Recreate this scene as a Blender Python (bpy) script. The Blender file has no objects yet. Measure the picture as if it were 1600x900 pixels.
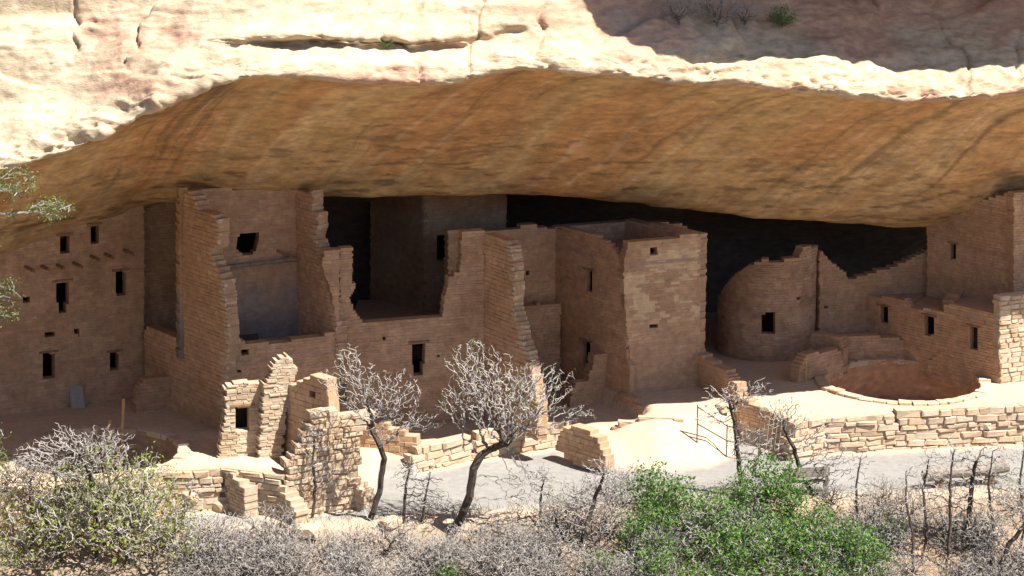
import bpy, math, random
import numpy as np
from mathutils import Vector
rad = math.radians
random.seed(7); RNG = np.random.default_rng(7)
sc = bpy.context.scene
col = sc.collection

# ------------------------------------------------------------------ camera, world, sun, exposure
CAM = np.array([0.0, -67.0, 19.5]); PITCH = rad(13.0); FPX = 3500.0
cd = bpy.data.cameras.new('camera'); cam = bpy.data.objects.new('camera', cd); col.objects.link(cam)
cam.location = CAM; cam.rotation_euler = (rad(90) - PITCH, 0, 0)
cd.sensor_width = 36.0; cd.lens = 36.0 * FPX / 1600.0; cd.clip_start = 0.5; cd.clip_end = 2000
sc.camera = cam
SUN_EL, SUN_AZ = rad(57), rad(62)          # azimuth: to the right of the direction from the ruin to the camera
w = bpy.data.worlds.new('World'); sc.world = w; w.use_nodes = True
nt = w.node_tree; bg = nt.nodes['Background']
sky = nt.nodes.new('ShaderNodeTexSky'); sky.sky_type = 'NISHITA'; sky.sun_disc = False
to_sun = Vector((math.sin(SUN_AZ) * math.cos(SUN_EL), -math.cos(SUN_AZ) * math.cos(SUN_EL), math.sin(SUN_EL)))
sky.sun_elevation = SUN_EL; sky.sun_rotation = math.atan2(to_sun.x, to_sun.y)
sky.altitude = 2100
nt.links.new(sky.outputs[0], bg.inputs[0]); bg.inputs[1].default_value = 0.07
sd = bpy.data.lights.new('sun', 'SUN'); sd.energy = 4.6; sd.angle = rad(0.53); sd.color = (1.0, 0.95, 0.87)
sun = bpy.data.objects.new('sun', sd); col.objects.link(sun)
sun.rotation_euler = (-to_sun).to_track_quat('-Z', 'Y').to_euler(); sun.location = (20, -30, 40)
sc.view_settings.view_transform = 'Standard'; sc.view_settings.look = 'None'
sc.view_settings.gamma = 1.0; sc.view_settings.exposure = 1.4
sc.render.engine = 'CYCLES'
sc.cycles.max_bounces = 8; sc.cycles.diffuse_bounces = 6; sc.cycles.use_denoising = True

# ------------------------------------------------------------------ pixel -> place helpers
cp, sp_ = math.cos(PITCH), math.sin(PITCH)
def ray(px, py):                       # 1600x900 photo pixel -> direction with unit ground-plane depth
    x = (px - 800) / FPX; y = -(py - 450) / FPX
    v = np.array([x, cp + y * sp_, -sp_ + y * cp])
    return v / v[1]
def atd(px, py, d):                    # point on the pixel's ray at ground depth d from the camera
    return CAM + ray(px, py) * d
def G(px, py, z=0.0):
    r = ray(px, py); return CAM + r * ((z - CAM[2]) / r[2])
def on_plane(px, py, A, B):            # pixel on the vertical plane through A,B -> (s, z)
    r = ray(px, py); d = (B - A)[:2]; L = np.linalg.norm(d); d = d / L; n = np.array([-d[1], d[0]])
    t = np.dot(A[:2] - CAM[:2], n) / np.dot(r[:2], n)
    p = CAM + r * t
    return float(np.dot(p[:2] - A[:2], d)), float(p[2])

# ------------------------------------------------------------------ noise
def _h(ix, iy, iz, seed):
    h = (ix * 374761393 + iy * 668265263 + iz * 2147483647 + seed * 974634777) & 0xffffffff
    h = ((h ^ (h >> 13)) * 1274126177) & 0xffffffff
    h = ((h ^ (h >> 16)) * 2246822519) & 0xffffffff
    return ((h ^ (h >> 15)) & 0xffffff) / float(0xffffff)
def vnoise(x, y, z, seed=0):
    x, y, z = [np.asarray(a, dtype=np.float64) for a in np.broadcast_arrays(x, y, z)]
    ix, iy, iz = np.floor(x).astype(np.int64), np.floor(y).astype(np.int64), np.floor(z).astype(np.int64)
    fx, fy, fz = x - ix, y - iy, z - iz
    fx, fy, fz = [f * f * (3 - 2 * f) for f in (fx, fy, fz)]
    r = 0
    for a in (0, 1):
        for b in (0, 1):
            for c in (0, 1):
                r = r + _h(ix + a, iy + b, iz + c, seed) * (fx if a else 1 - fx) * (fy if b else 1 - fy) * (fz if c else 1 - fz)
    return r
def fbm(x, y, z, seed=0, oct=4, gain=.5):
    t = 0; a = 1; s = 0
    for o in range(oct):
        t = t + a * (vnoise(x * 2**o, y * 2**o, z * 2**o, seed + o) - .5); s += a; a *= gain
    return t / s * 2
def sstep(a, b, x):
    t = np.clip((x - a) / (b - a), 0, 1); return t * t * (3 - 2 * t)

# ------------------------------------------------------------------ object helpers
def mesh_obj(name, V, F, mat, parent=None, colors=None, smooth=False):
    me = bpy.data.meshes.new(name); me.from_pydata([tuple(v) for v in V], [], F)
    if colors is not None:
        at = me.attributes.new('Col', 'FLOAT_COLOR', 'POINT')
        c = np.ones((len(V), 4), dtype=np.float32); c[:, :3] = colors
        at.data.foreach_set('color', c.ravel())
    if smooth: me.polygons.foreach_set('use_smooth', [True] * len(me.polygons))
    me.materials.append(mat); me.update()
    o = bpy.data.objects.new(name, me); col.objects.link(o)
    if parent is not None: o.parent = parent
    return o
def tag(o, label, cat, group=None):
    o['label'] = label; o['category'] = cat
    if group: o['group'] = group
    return o
def thing(name, label, cat, group=None):
    o = bpy.data.objects.new(name, None); col.objects.link(o); o.empty_display_size = .2
    return tag(o, label, cat, group)
def structure(o): o['kind'] = 'structure'; return o

# ------------------------------------------------------------------ materials
def material(name, base=(.5, .4, .3), rough=.95, use_col=False, var=.25, scale=3.0, bump=.4, bscale=25.0, stretch=(1, 1, 1), second=None):
    m = bpy.data.materials.new(name); m.use_nodes = True; t = m.node_tree; N = t.nodes; Lk = t.links
    b = N['Principled BSDF']; b.inputs['Roughness'].default_value = rough
    b.inputs['Specular IOR Level'].default_value = .15
    tc = N.new('ShaderNodeTexCoord'); mp = N.new('ShaderNodeMapping'); mp.inputs['Scale'].default_value = stretch
    Lk.new(tc.outputs['Object'], mp.inputs[0])
    n1 = N.new('ShaderNodeTexNoise'); n1.inputs['Scale'].default_value = scale; n1.inputs['Detail'].default_value = 8; n1.inputs['Roughness'].default_value = .65
    Lk.new(mp.outputs[0], n1.inputs['Vector'])
    mr = N.new('ShaderNodeMapRange'); mr.inputs['From Min'].default_value = .3; mr.inputs['From Max'].default_value = .7
    mr.inputs['To Min'].default_value = 1 - var; mr.inputs['To Max'].default_value = 1 + var
    Lk.new(n1.outputs[0], mr.inputs[0])
    mx = N.new('ShaderNodeMix'); mx.data_type = 'RGBA'; mx.blend_type = 'MULTIPLY'; mx.inputs['Factor'].default_value = 1
    if use_col:
        a = N.new('ShaderNodeAttribute'); a.attribute_name = 'Col'; src = a.outputs['Color']
    else:
        c = N.new('ShaderNodeRGB'); c.outputs[0].default_value = (*base, 1); src = c.outputs[0]
        if second:
            n3 = N.new('ShaderNodeTexNoise'); n3.inputs['Scale'].default_value = scale * .37; n3.inputs['Detail'].default_value = 5
            Lk.new(mp.outputs[0], n3.inputs['Vector'])
            r3 = N.new('ShaderNodeMapRange'); r3.inputs['From Min'].default_value = .42; r3.inputs['From Max'].default_value = .6
            Lk.new(n3.outputs[0], r3.inputs[0])
            m3 = N.new('ShaderNodeMix'); m3.data_type = 'RGBA'; m3.inputs['A'].default_value = (*base, 1); m3.inputs['B'].default_value = (*second, 1)
            Lk.new(r3.outputs[0], m3.inputs['Factor']); src = m3.outputs['Result']
    Lk.new(src, mx.inputs['A'])
    cv = N.new('ShaderNodeCombineColor')
    for i in range(3): Lk.new(mr.outputs[0], cv.inputs[i])
    Lk.new(cv.outputs[0], mx.inputs['B']); Lk.new(mx.outputs['Result'], b.inputs['Base Color'])
    if bump:
        n2 = N.new('ShaderNodeTexNoise'); n2.inputs['Scale'].default_value = bscale; n2.inputs['Detail'].default_value = 6; n2.inputs['Roughness'].default_value = .7
        Lk.new(mp.outputs[0], n2.inputs['Vector'])
        bp = N.new('ShaderNodeBump'); bp.inputs['Strength'].default_value = bump; bp.inputs['Distance'].default_value = .04
        Lk.new(n2.outputs[0], bp.inputs['Height']); Lk.new(bp.outputs[0], b.inputs['Normal'])
    return m
M = dict(
    masonry=material('sandstone_masonry', use_col=True, var=.22, scale=4, bump=.45, bscale=28),
    cliff=material('cliff_sandstone', use_col=True, var=.3, scale=2.6, bump=.9, bscale=11, stretch=(1, 1, 2.4)),
    ground=material('trodden_earth', use_col=True, var=.14, scale=5, bump=.4, bscale=22),
    room_shade=material('painted_room_shade', (.055, .042, .035), var=.3, scale=4, bump=.3),  # near-black base colour stands in for the shade inside the openings
    wood=material('weathered_wood', (.24, .15, .085), var=.35, scale=9, bump=.5, stretch=(1, 1, .3)),
    palewood=material('pale_wood', (.5, .32, .15), var=.2, scale=9, bump=.3),
    greywood=material('grey_wood', (.26, .225, .19), var=.4, scale=8, bump=.6, bscale=40),
    slab=material('grey_slab', (.30, .285, .26), var=.15, scale=6),
    metal=material('dull_metal', (.12, .10, .085), rough=.6, var=.2, bump=0),
    bark=material('bark', use_col=True, var=.3, scale=12, bump=.5, bscale=50),
    leaf=material('leaf', use_col=True, rough=.6, var=.2, scale=6, bump=0),
    plaster=material('earth_floor', (.36, .26, .19), var=.2, scale=4, bump=.4, bscale=20),
)
lf = M['leaf'].node_tree
_b = lf.nodes['Principled BSDF']; _tr = lf.nodes.new('ShaderNodeBsdfTranslucent'); _ms = lf.nodes.new('ShaderNodeMixShader'); _ms.inputs[0].default_value = .35
lf.links.new(_b.inputs['Base Color'].links[0].from_socket, _tr.inputs[0]); lf.links.new(_b.outputs[0], _ms.inputs[1]); lf.links.new(_tr.outputs[0], _ms.inputs[2])
lf.links.new(_ms.outputs[0], lf.nodes['Material Output'].inputs[0])

# ------------------------------------------------------------------ terrain
def curve(pts):
    xs = np.array([p[0] for p in pts]); ys = np.array([p[1] for p in pts]); o = np.argsort(xs)
    return lambda X: np.interp(X, xs[o], ys[o])
_ed = [(-300, 800, 0), (-50, 776, 0), (120, 754, 0), (264, 736, 0), (349, 733, 0), (440, 745, 0), (578, 729, -.1), (590, 692, -.4), (640, 690, -.4), (652, 694, -.3), (740, 674, -.3), (890, 652, -.3)]
_edp = [G(*e) for e in _ed] + [G(1022, 662, -.3), G(1100, 642, 0), G(1140, 628, 0), G(1150, 624, 0), G(1238, 655, 0), G(1290, 649, 0), G(1400, 645, 0), G(1600, 636, 0), G(1900, 622, 0)]
EDGE = curve([(p[0], p[1]) for p in _edp])
PATH = curve([(p[0], p[1]) for p in [G(-300, 850, -1.3), G(0, 835, -1.3), G(250, 826, -1.2), G(480, 812, -1.1), G(700, 800, -1.1), G(900, 785, -1.1), G(1200, 772, -1.1), G(1450, 762, -1.1), G(1700, 755, -1.1)]])
KR = G(1410, 597)[:2]; KR_R = 2.5        # right kiva
_kl = G(172, 673); KL = np.array([_kl[0], _kl[1] - 2.4]); KL_R = 2.4
RX0, RX1 = G(880, 660)[0], G(1165, 660)[0]
N2P, N2Q = G(952, 611), G(1021, 652, -.3)
_n2 = (N2Q - N2P)[:2] / np.linalg.norm((N2Q - N2P)[:2])
def terrain_z(X, Y, pits=True):
    X = np.asarray(X, float); Y = np.asarray(Y, float)
    e = EDGE(X); p = PATH(X)
    sdl = (X - N2P[0]) * _n2[1] - (Y - N2P[1]) * _n2[0]      # side of the stub wall's line
    fwd = np.maximum(((X - N2P[0]) * _n2[0] + (Y - N2P[1]) * _n2[1]) - np.linalg.norm((N2Q - N2P)[:2]) + .3, 0)
    sw = .06 + 2.6 * fwd; fk = np.clip(fwd / .5, 0, 1)
    court = -.5 * sstep(-7.2, -6.0, X) * (1 - sstep(0, 1, (sw - sdl) / (2 * sw))) * (1 - sstep(0, 1, (X - (3.9 - 2.2 * fk)) / (.7 + 3.6 * fk)))
    ramp = sstep(RX0 - .3, RX0 + .6, X) * (1 - sstep(RX1 - .5, RX1, X))
    ramp2 = sstep(-4.4, -4.2, X) * (1 - sstep(-3.0, -2.75, X))
    wdt = .12 + 2.0 * ramp + 1.3 * ramp2
    low = -1.15
    t = sstep(0, 1, (e - Y) / wdt)
    z = court * (1 - t) + low * t
    q = np.maximum(p - Y, 0)
    z = z - np.minimum(q * .5, 3 + q * .33) * np.clip(q / .8, 0, 1)
    z = np.where(Y < -40, np.maximum(z, -9.5 + (-40 - Y) * 1.05), z)
    z = np.minimum(z, np.where(Y < -50, 17.6, 99))
    far = sstep(0, 4, q)
    z = z + .03 * fbm(X * .8, Y * .8, 0, 3, 4) + far * .5 * fbm(X * .35, Y * .35, 1, 9, 4) + .10 * fbm(X * 1.7, Y * 1.7, 4, 5, 3) * sstep(0, 1, q)
    if pits:
        for K, R in ((KR, KR_R), (KL, KL_R)):
            z = np.where(np.hypot(X - K[0], Y - K[1]) < R + .12, -2.3, z)
    return z
def GT(px, py):                         # pixel -> terrain
    r = ray(px, py); ds = np.arange(40, 80, .05); P = CAM[None] + r[None] * ds[:, None]
    hit = np.nonzero(P[:, 2] < terrain_z(P[:, 0], P[:, 1], False))[0]
    p = P[hit[0]] if len(hit) else P[-1]
    return np.array([p[0], p[1], float(terrain_z(p[0], p[1], False))])
def grid_faces(nr, nc):
    i = np.arange((nr - 1) * (nc - 1)); r = i // (nc - 1); c = i % (nc - 1); a = r * nc + c
    return np.stack([a, a + 1, a + nc + 1, a + nc], 1).tolist()
def terrain(name, xs, ys):
    X, Y = np.meshgrid(xs, ys); Z = terrain_z(X, Y)
    e = EDGE(X); p = PATH(X)
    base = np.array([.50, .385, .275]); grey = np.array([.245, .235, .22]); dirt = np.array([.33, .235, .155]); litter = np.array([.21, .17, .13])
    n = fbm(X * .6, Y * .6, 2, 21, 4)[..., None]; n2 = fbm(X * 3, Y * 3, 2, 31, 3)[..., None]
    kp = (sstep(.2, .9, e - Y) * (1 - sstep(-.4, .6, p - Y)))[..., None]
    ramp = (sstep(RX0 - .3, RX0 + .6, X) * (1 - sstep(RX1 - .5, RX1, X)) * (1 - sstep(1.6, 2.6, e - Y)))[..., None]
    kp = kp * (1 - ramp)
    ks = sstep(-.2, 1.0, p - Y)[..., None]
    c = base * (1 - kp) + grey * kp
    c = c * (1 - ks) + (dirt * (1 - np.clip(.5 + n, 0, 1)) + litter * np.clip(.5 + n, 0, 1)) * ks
    c = c * (1 + .10 * n + .08 * n2)
    pit = ((np.hypot(X - KR[0], Y - KR[1]) < KR_R + .3) | (np.hypot(X - KL[0], Y - KL[1]) < KL_R + .3))[..., None]
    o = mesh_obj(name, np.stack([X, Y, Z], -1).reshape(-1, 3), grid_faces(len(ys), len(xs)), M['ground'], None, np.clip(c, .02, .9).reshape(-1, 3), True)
    return structure(o)
_xs = np.concatenate([np.linspace(-300, -28, 18)[:-1], np.arange(-28, 28, .11), np.linspace(28, 300, 18)])
_ys = np.concatenate([np.linspace(-400, -75, 10)[:-1], np.arange(-75, -14, 1.2), np.arange(-14, 9, .09), np.linspace(9, 24, 6)])
terrain('ground', _xs, _ys)

# ------------------------------------------------------------------ cliff
_shp = [G(30, 728), G(330, 684), G(640, 668), G(890, 640), G(1090, 631), G(1290, 603), G(1540, 592)]
_cf = np.polyfit([p[0] for p in _shp], [p[1] for p in _shp], 1)
def lip_depth(px, py):
    best = None
    for d in np.arange(54, 74, .05):
        p = atd(px, py, d); k = p[2] / math.tan(SUN_EL)
        e = p[1] + k * math.cos(SUN_AZ) - np.polyval(_cf, p[0] - k * math.sin(SUN_AZ))
        if best is None or abs(e) < best[0]: best = (abs(e), d)
    return best[1]
#      x     lip  inner  inner-depth
KC = [(-700, 470, 620, 63.0), (-350, 380, 520, 65.5), (-150, 325, 465, 66.6), (0, 268, 407, 67.4), (120, 232, 361, 68.4), (240, 172, 319, 69.0), (350, 127, 311, 68.3), (430, 119, 309, 68.4),
      (560, 125, 305, 69.2), (700, 127, 302, 70.0), (830, 107, 303, 70.8), (1000, 122, 316, 71.8), (1200, 138, 338, 73.2), (1400, 156, 349, 74.4), (1500, 155, 346, 74.8), (1600, 149, 327, 75.0),
      (1850, 150, 320, 76.0), (2300, 150, 320, 78.0), (2900, 150, 320, 80)]
prof = []
for (x, yl, yi, di) in KC:
    dl = lip_depth(x, yl); L = atd(x, yl, dl); I = atd(x, yi, di)
    zt = L[2]
    R = sstep(760, 1180, x)              # the right side carries a higher ledge that shades the brow
    pts = [np.array([L[0], L[1] + 9.5 - 11.5 * R, zt + 12.5]), np.array([L[0], L[1] + 6.5 - 9.3 * R, zt + 8.6]), np.array([L[0], L[1] + 4.6 - 5.6 * R, zt + 6.4 - .4 * R]),
           np.array([L[0], L[1] + 3.0 + .6 * R, zt + 3.6]), np.array([L[0], L[1] + 1.9 + .7 * R, zt + 2.1 - .2 * R]), np.array([L[0], L[1] + .75 + .1 * R, zt + .95]),
           np.array([L[0], L[1] + .08, zt + .30]), L,
           L + (I - L) * .10 + np.array([0, .10, .30]), L + (I - L) * .36 + np.array([0, .25, .45]), L + (I - L) * .72 + np.array([0, .10, .30]), I,
           I + np.array([.3, 2.2, -.15]), I + np.array([.8, 5.0, -.9]), I + np.array([1.2, 7.5, -3.0]), np.array([I[0] + 1.3, I[1] + 8.2, -1.0])]
    prof.append(np.array(pts))
prof = np.array(prof)                     # key columns x controls x 3
def catmull(P, t):                        # P: n x ..., t in [0, n-1]
    n = len(P); i = np.clip(np.floor(t).astype(int), 0, n - 2); f = (t - i)
    f = f.reshape((-1,) + (1,) * (P.ndim - 1))
    p0, p1, p2, p3 = P[np.clip(i - 1, 0, n - 1)], P[i], P[i + 1], P[np.clip(i + 2, 0, n - 1)]
    return p1 + .5 * f * ((p2 - p0) + f * (2 * p0 - 5 * p1 + 4 * p2 - p3 + f * (3 * (p1 - p2) + p3 - p0)))
kx = np.array([k[0] for k in KC], float)
colx = np.concatenate([np.arange(-700, -60, 20), np.arange(-60, 1660, 3.4), np.arange(1660, 2901, 20)])
tcol = np.interp(colx, kx, np.arange(len(kx)))
cols = catmull(prof, tcol)                # ncol x nctl x 3
rows_per = [8, 10, 22, 40, 40, 34, 22, 14, 34, 44, 44, 26, 14, 10, 6]
trow = np.concatenate([i + np.arange(n) / n for i, n in enumerate(rows_per)] + [[len(rows_per)]])
S = catmull(np.swapaxes(cols, 0, 1), trow)   # nrow x ncol x 3
def normals(S):
    a = np.gradient(S, axis=1); b = np.gradient(S, axis=0); n = np.cross(a, b)
    return n / (np.linalg.norm(n, axis=2, keepdims=True) + 1e-9)
Nn = normals(S)
if Nn[60, 200, 1] > 0: Nn = -Nn
X, Y, Z = S[..., 0], S[..., 1], S[..., 2]
T = np.repeat(trow[:, None], S.shape[1], 1)
upper = 1 - sstep(6.6, 7.4, T); under = sstep(7.2, 8.2, T)
big = fbm(X * .22, Y * .22, Z * .35, 41, 4)
strata = fbm(X * .16, Y * .1, Z * 2.3, 51, 3)
fine = fbm(X * 1.3, Y * 1.3, Z * 2.6, 61, 4)
blk = .5 * np.abs(fbm(X * .8, Y * .6, Z * 1.7, 71, 3)) + .28 * np.round(3 * np.abs(fbm(X * 1.1, Y * 1.2, Z * 2.6, 73, 3))) / 3 + .10 * np.abs(fbm(X * 2.6, Y * 3, Z * 6, 75, 2))
lipz = np.exp(-((T - 6.3) / .9) ** 2)
ledge = np.round(fbm(X * .12, Y * .12, Z * 1.1, 81, 2) * 5) / 5
_zz = Z * .85 + 1.3 * fbm(X * .16, Y * .2, Z * .15, 83, 3); saw = (_zz - np.floor(_zz)); saw = np.where(saw < .9, saw / .9, (1 - saw) / .1)
sawm = sstep(.0, .35, fbm(X * .22, Y * .2, Z * .5, 85, 3) + .12)
_xx = X * .55 + .8 * fbm(X * .3, Y * .3, Z * .8, 87, 3); vcr = np.exp(-((_xx - np.floor(_xx) - .5) / .03) ** 2) * sstep(.1, .3, fbm(X * .35, Z * .5, Y * .2, 89, 2))
rough = fbm(X * 3.2, Y * 3.2, Z * 4.5, 95, 3)
disp = upper * (.45 * big + .16 * strata + .16 * fine + .14 * ledge + .26 * (saw - .5) * sawm - .16 * vcr + .05 * rough) + under * (.22 * big + .06 * strata + .06 * fine + .025 * rough + .07 * (saw - .5) * sstep(9.5, 10.5, T)) - lipz * (.65 * blk - .12) * (.5 + sstep(-6, -12, X) + sstep(1, 4, X))
# long ledge crack in the lit face
S = S + Nn * disp[..., None]
_crk = lambda px: np.interp(px, [150, 300, 480, 600, 700, 800, 900], [78, 76, 80, 84, 80, 62, 50])
PXm = (S[..., 0] / ((S[..., 1] - CAM[1]) * cp - (S[..., 2] - CAM[2]) * sp_)) * FPX + 800
PYm = 450 - ((S[..., 1] - CAM[1]) * sp_ + (S[..., 2] - CAM[2]) * cp) / ((S[..., 1] - CAM[1]) * cp - (S[..., 2] - CAM[2]) * sp_) * FPX
dy = PYm - _crk(PXm); inx = sstep(250, 520, PXm) * (1 - sstep(790, 900, PXm)) * (T < 6.5) * (.35 + .65 * sstep(-.25, .25, fbm(PXm * .012, 0, 3, 97, 4))); dy = dy + 9 * fbm(PXm * .02, 1, 5, 98, 3)
S = S + np.array([0, 1, .15])[None, None] * (.55 * inx * np.exp(-((dy + 3) / 11) ** 2))[..., None] - np.array([0, 1, 0])[None, None] * (.35 * inx * np.exp(-((dy + 26) / 14) ** 2))[..., None]
# colours: real stains and bands of the rock
X, Y, Z = S[..., 0], S[..., 1], S[..., 2]
along = T * 1.0
cream = np.array([.49, .39, .265]); pink = np.array([.48, .30, .205]); tan = np.array([.50, .345, .175]); orange = np.array([.46, .245, .11]); varnish = np.array([.13, .09, .06]); pale = np.array([.60, .46, .30]); sootc = np.array([.085, .075, .072])
a = sstep(-.05, .35, fbm(X * .3, Y * .3, Z * .7, 91, 4))[..., None]
cu = cream * (1 - a) + pink * a
cu = cu * (1 + .25 * fbm(X * .2, Z * 3.0, Y * .1, 93, 3))[..., None]
sx = X + (T - 8) * 1.55                   # water streaks run obliquely down the curved underside
wx = sx + .25 * fbm(X * .8, T * 1.1, 0, 99, 3)
b0 = sstep(-.15, .40, fbm(wx * .35, T * .25, 0, 101, 4) + .35 * np.exp(-((X - .5) / 6.0) ** 2) - .35 * sstep(9.4, 10.8, T))[..., None]
b1 = sstep(.0, .45, fbm(wx * 1.9, T * .28, 1, 103, 5, .65))[..., None]
b2 = (sstep(.12, .5, fbm(wx * 3.1, T * .35, 3, 111, 5, .65)) * (1 - .6 * sstep(9.6, 10.8, T)))[..., None]
b3 = sstep(.10, .45, fbm(wx * 3.8, T * .4, 7, 121, 4, .6))[..., None]
mot = fbm(X * 1.1, Y * 1.1, Z * 2.6, 127, 5, .65)[..., None]
ct = tan * (1 - .75 * b0) + orange * .75 * b0
ct = ct * (1 - .35 * b1) + orange * .9 * .35 * b1
ct = ct * (1 - .42 * b3) + pale * .42 * b3
ct = ct * (1 - .55 * b2) + varnish * .55 * b2
ct = ct * (1 + .42 * mot)
fl = sstep(.20, .36, fbm(X * 1.3, Y * .7, Z * 6.5, 131, 4))[..., None] * (.35 + .65 * sstep(9.0, 10.4, T))[..., None]
ct = ct * (1 - .6 * fl) + varnish * .6 * fl
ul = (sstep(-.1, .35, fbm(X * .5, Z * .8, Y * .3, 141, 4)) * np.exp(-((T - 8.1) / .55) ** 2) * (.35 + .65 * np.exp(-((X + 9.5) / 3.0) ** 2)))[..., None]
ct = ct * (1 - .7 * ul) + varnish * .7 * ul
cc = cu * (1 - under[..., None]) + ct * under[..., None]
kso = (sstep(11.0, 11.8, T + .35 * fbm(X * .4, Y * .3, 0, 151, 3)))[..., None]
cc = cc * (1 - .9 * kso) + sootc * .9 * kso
cc = np.clip(cc * (1 + .12 * fine[..., None]), .02, .85)
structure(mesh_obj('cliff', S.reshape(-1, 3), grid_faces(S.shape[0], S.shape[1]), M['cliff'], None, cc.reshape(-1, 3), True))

# ------------------------------------------------------------------ masonry
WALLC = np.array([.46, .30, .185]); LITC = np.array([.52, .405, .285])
def scan(poly, z):
    xs = []
    for (x0, z0), (x1, z1) in zip(poly, poly[1:] + poly[:1]):
        if (z0 <= z) != (z1 <= z): xs.append(x0 + (z - z0) / (z1 - z0) * (x1 - x0))
    xs.sort(); return list(zip(xs[::2], xs[1::2]))
def subtract(iv, cut):
    out = []
    for a, b in iv:
        seg = [(a, b, False, False)] if not isinstance(a, tuple) else [a]
        for c, d in cut:
            ns = []
            for (p, q, f, g) in seg:
                if d <= p or c >= q: ns.append((p, q, f, g)); continue
                if c > p: ns.append((p, c, f, True))
                if d < q: ns.append((d, q, True, g))
            seg = ns
        out += seg
    return out
STONES = []
def make_stone_mesh(k):
    r = np.random.default_rng(100 + k); j = lambda s: r.uniform(-s, s)
    V = []; F = []
    for (y, k1) in ((-.5, .43), (-.40, .5), (.40, .5), (.5, .43)):
        for (sx, sz) in ((-1, -1), (1, -1), (1, 1), (-1, 1)):
            V.append((sx * k1 + j(.06), y + j(.04), sz * (k1 if k1 == .5 else .38) + j(.10)))
    F.append((0, 1, 2, 3)); F.append((15, 14, 13, 12))
    for l in range(3):
        for i in range(4):
            a = l * 4 + i; b = l * 4 + (i + 1) % 4; F.append((a, a + 4, b + 4, b))
    return V, F
STONE_MATS = []
for i, cst in enumerate([(.52, .405, .285), (.55, .44, .32), (.47, .345, .23), (.54, .39, .26)]):
    STONE_MATS.append(material('dressed_sandstone_%s' % 'abcd'[i], cst, var=.2, scale=5, bump=.6, bscale=22))
for k in range(8):
    V, F = make_stone_mesh(k)
    me = bpy.data.meshes.new('stone'); me.from_pydata(V, [], F); me.materials.append(STONE_MATS[k % 4]); me.update(); STONES.append(me)

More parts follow.
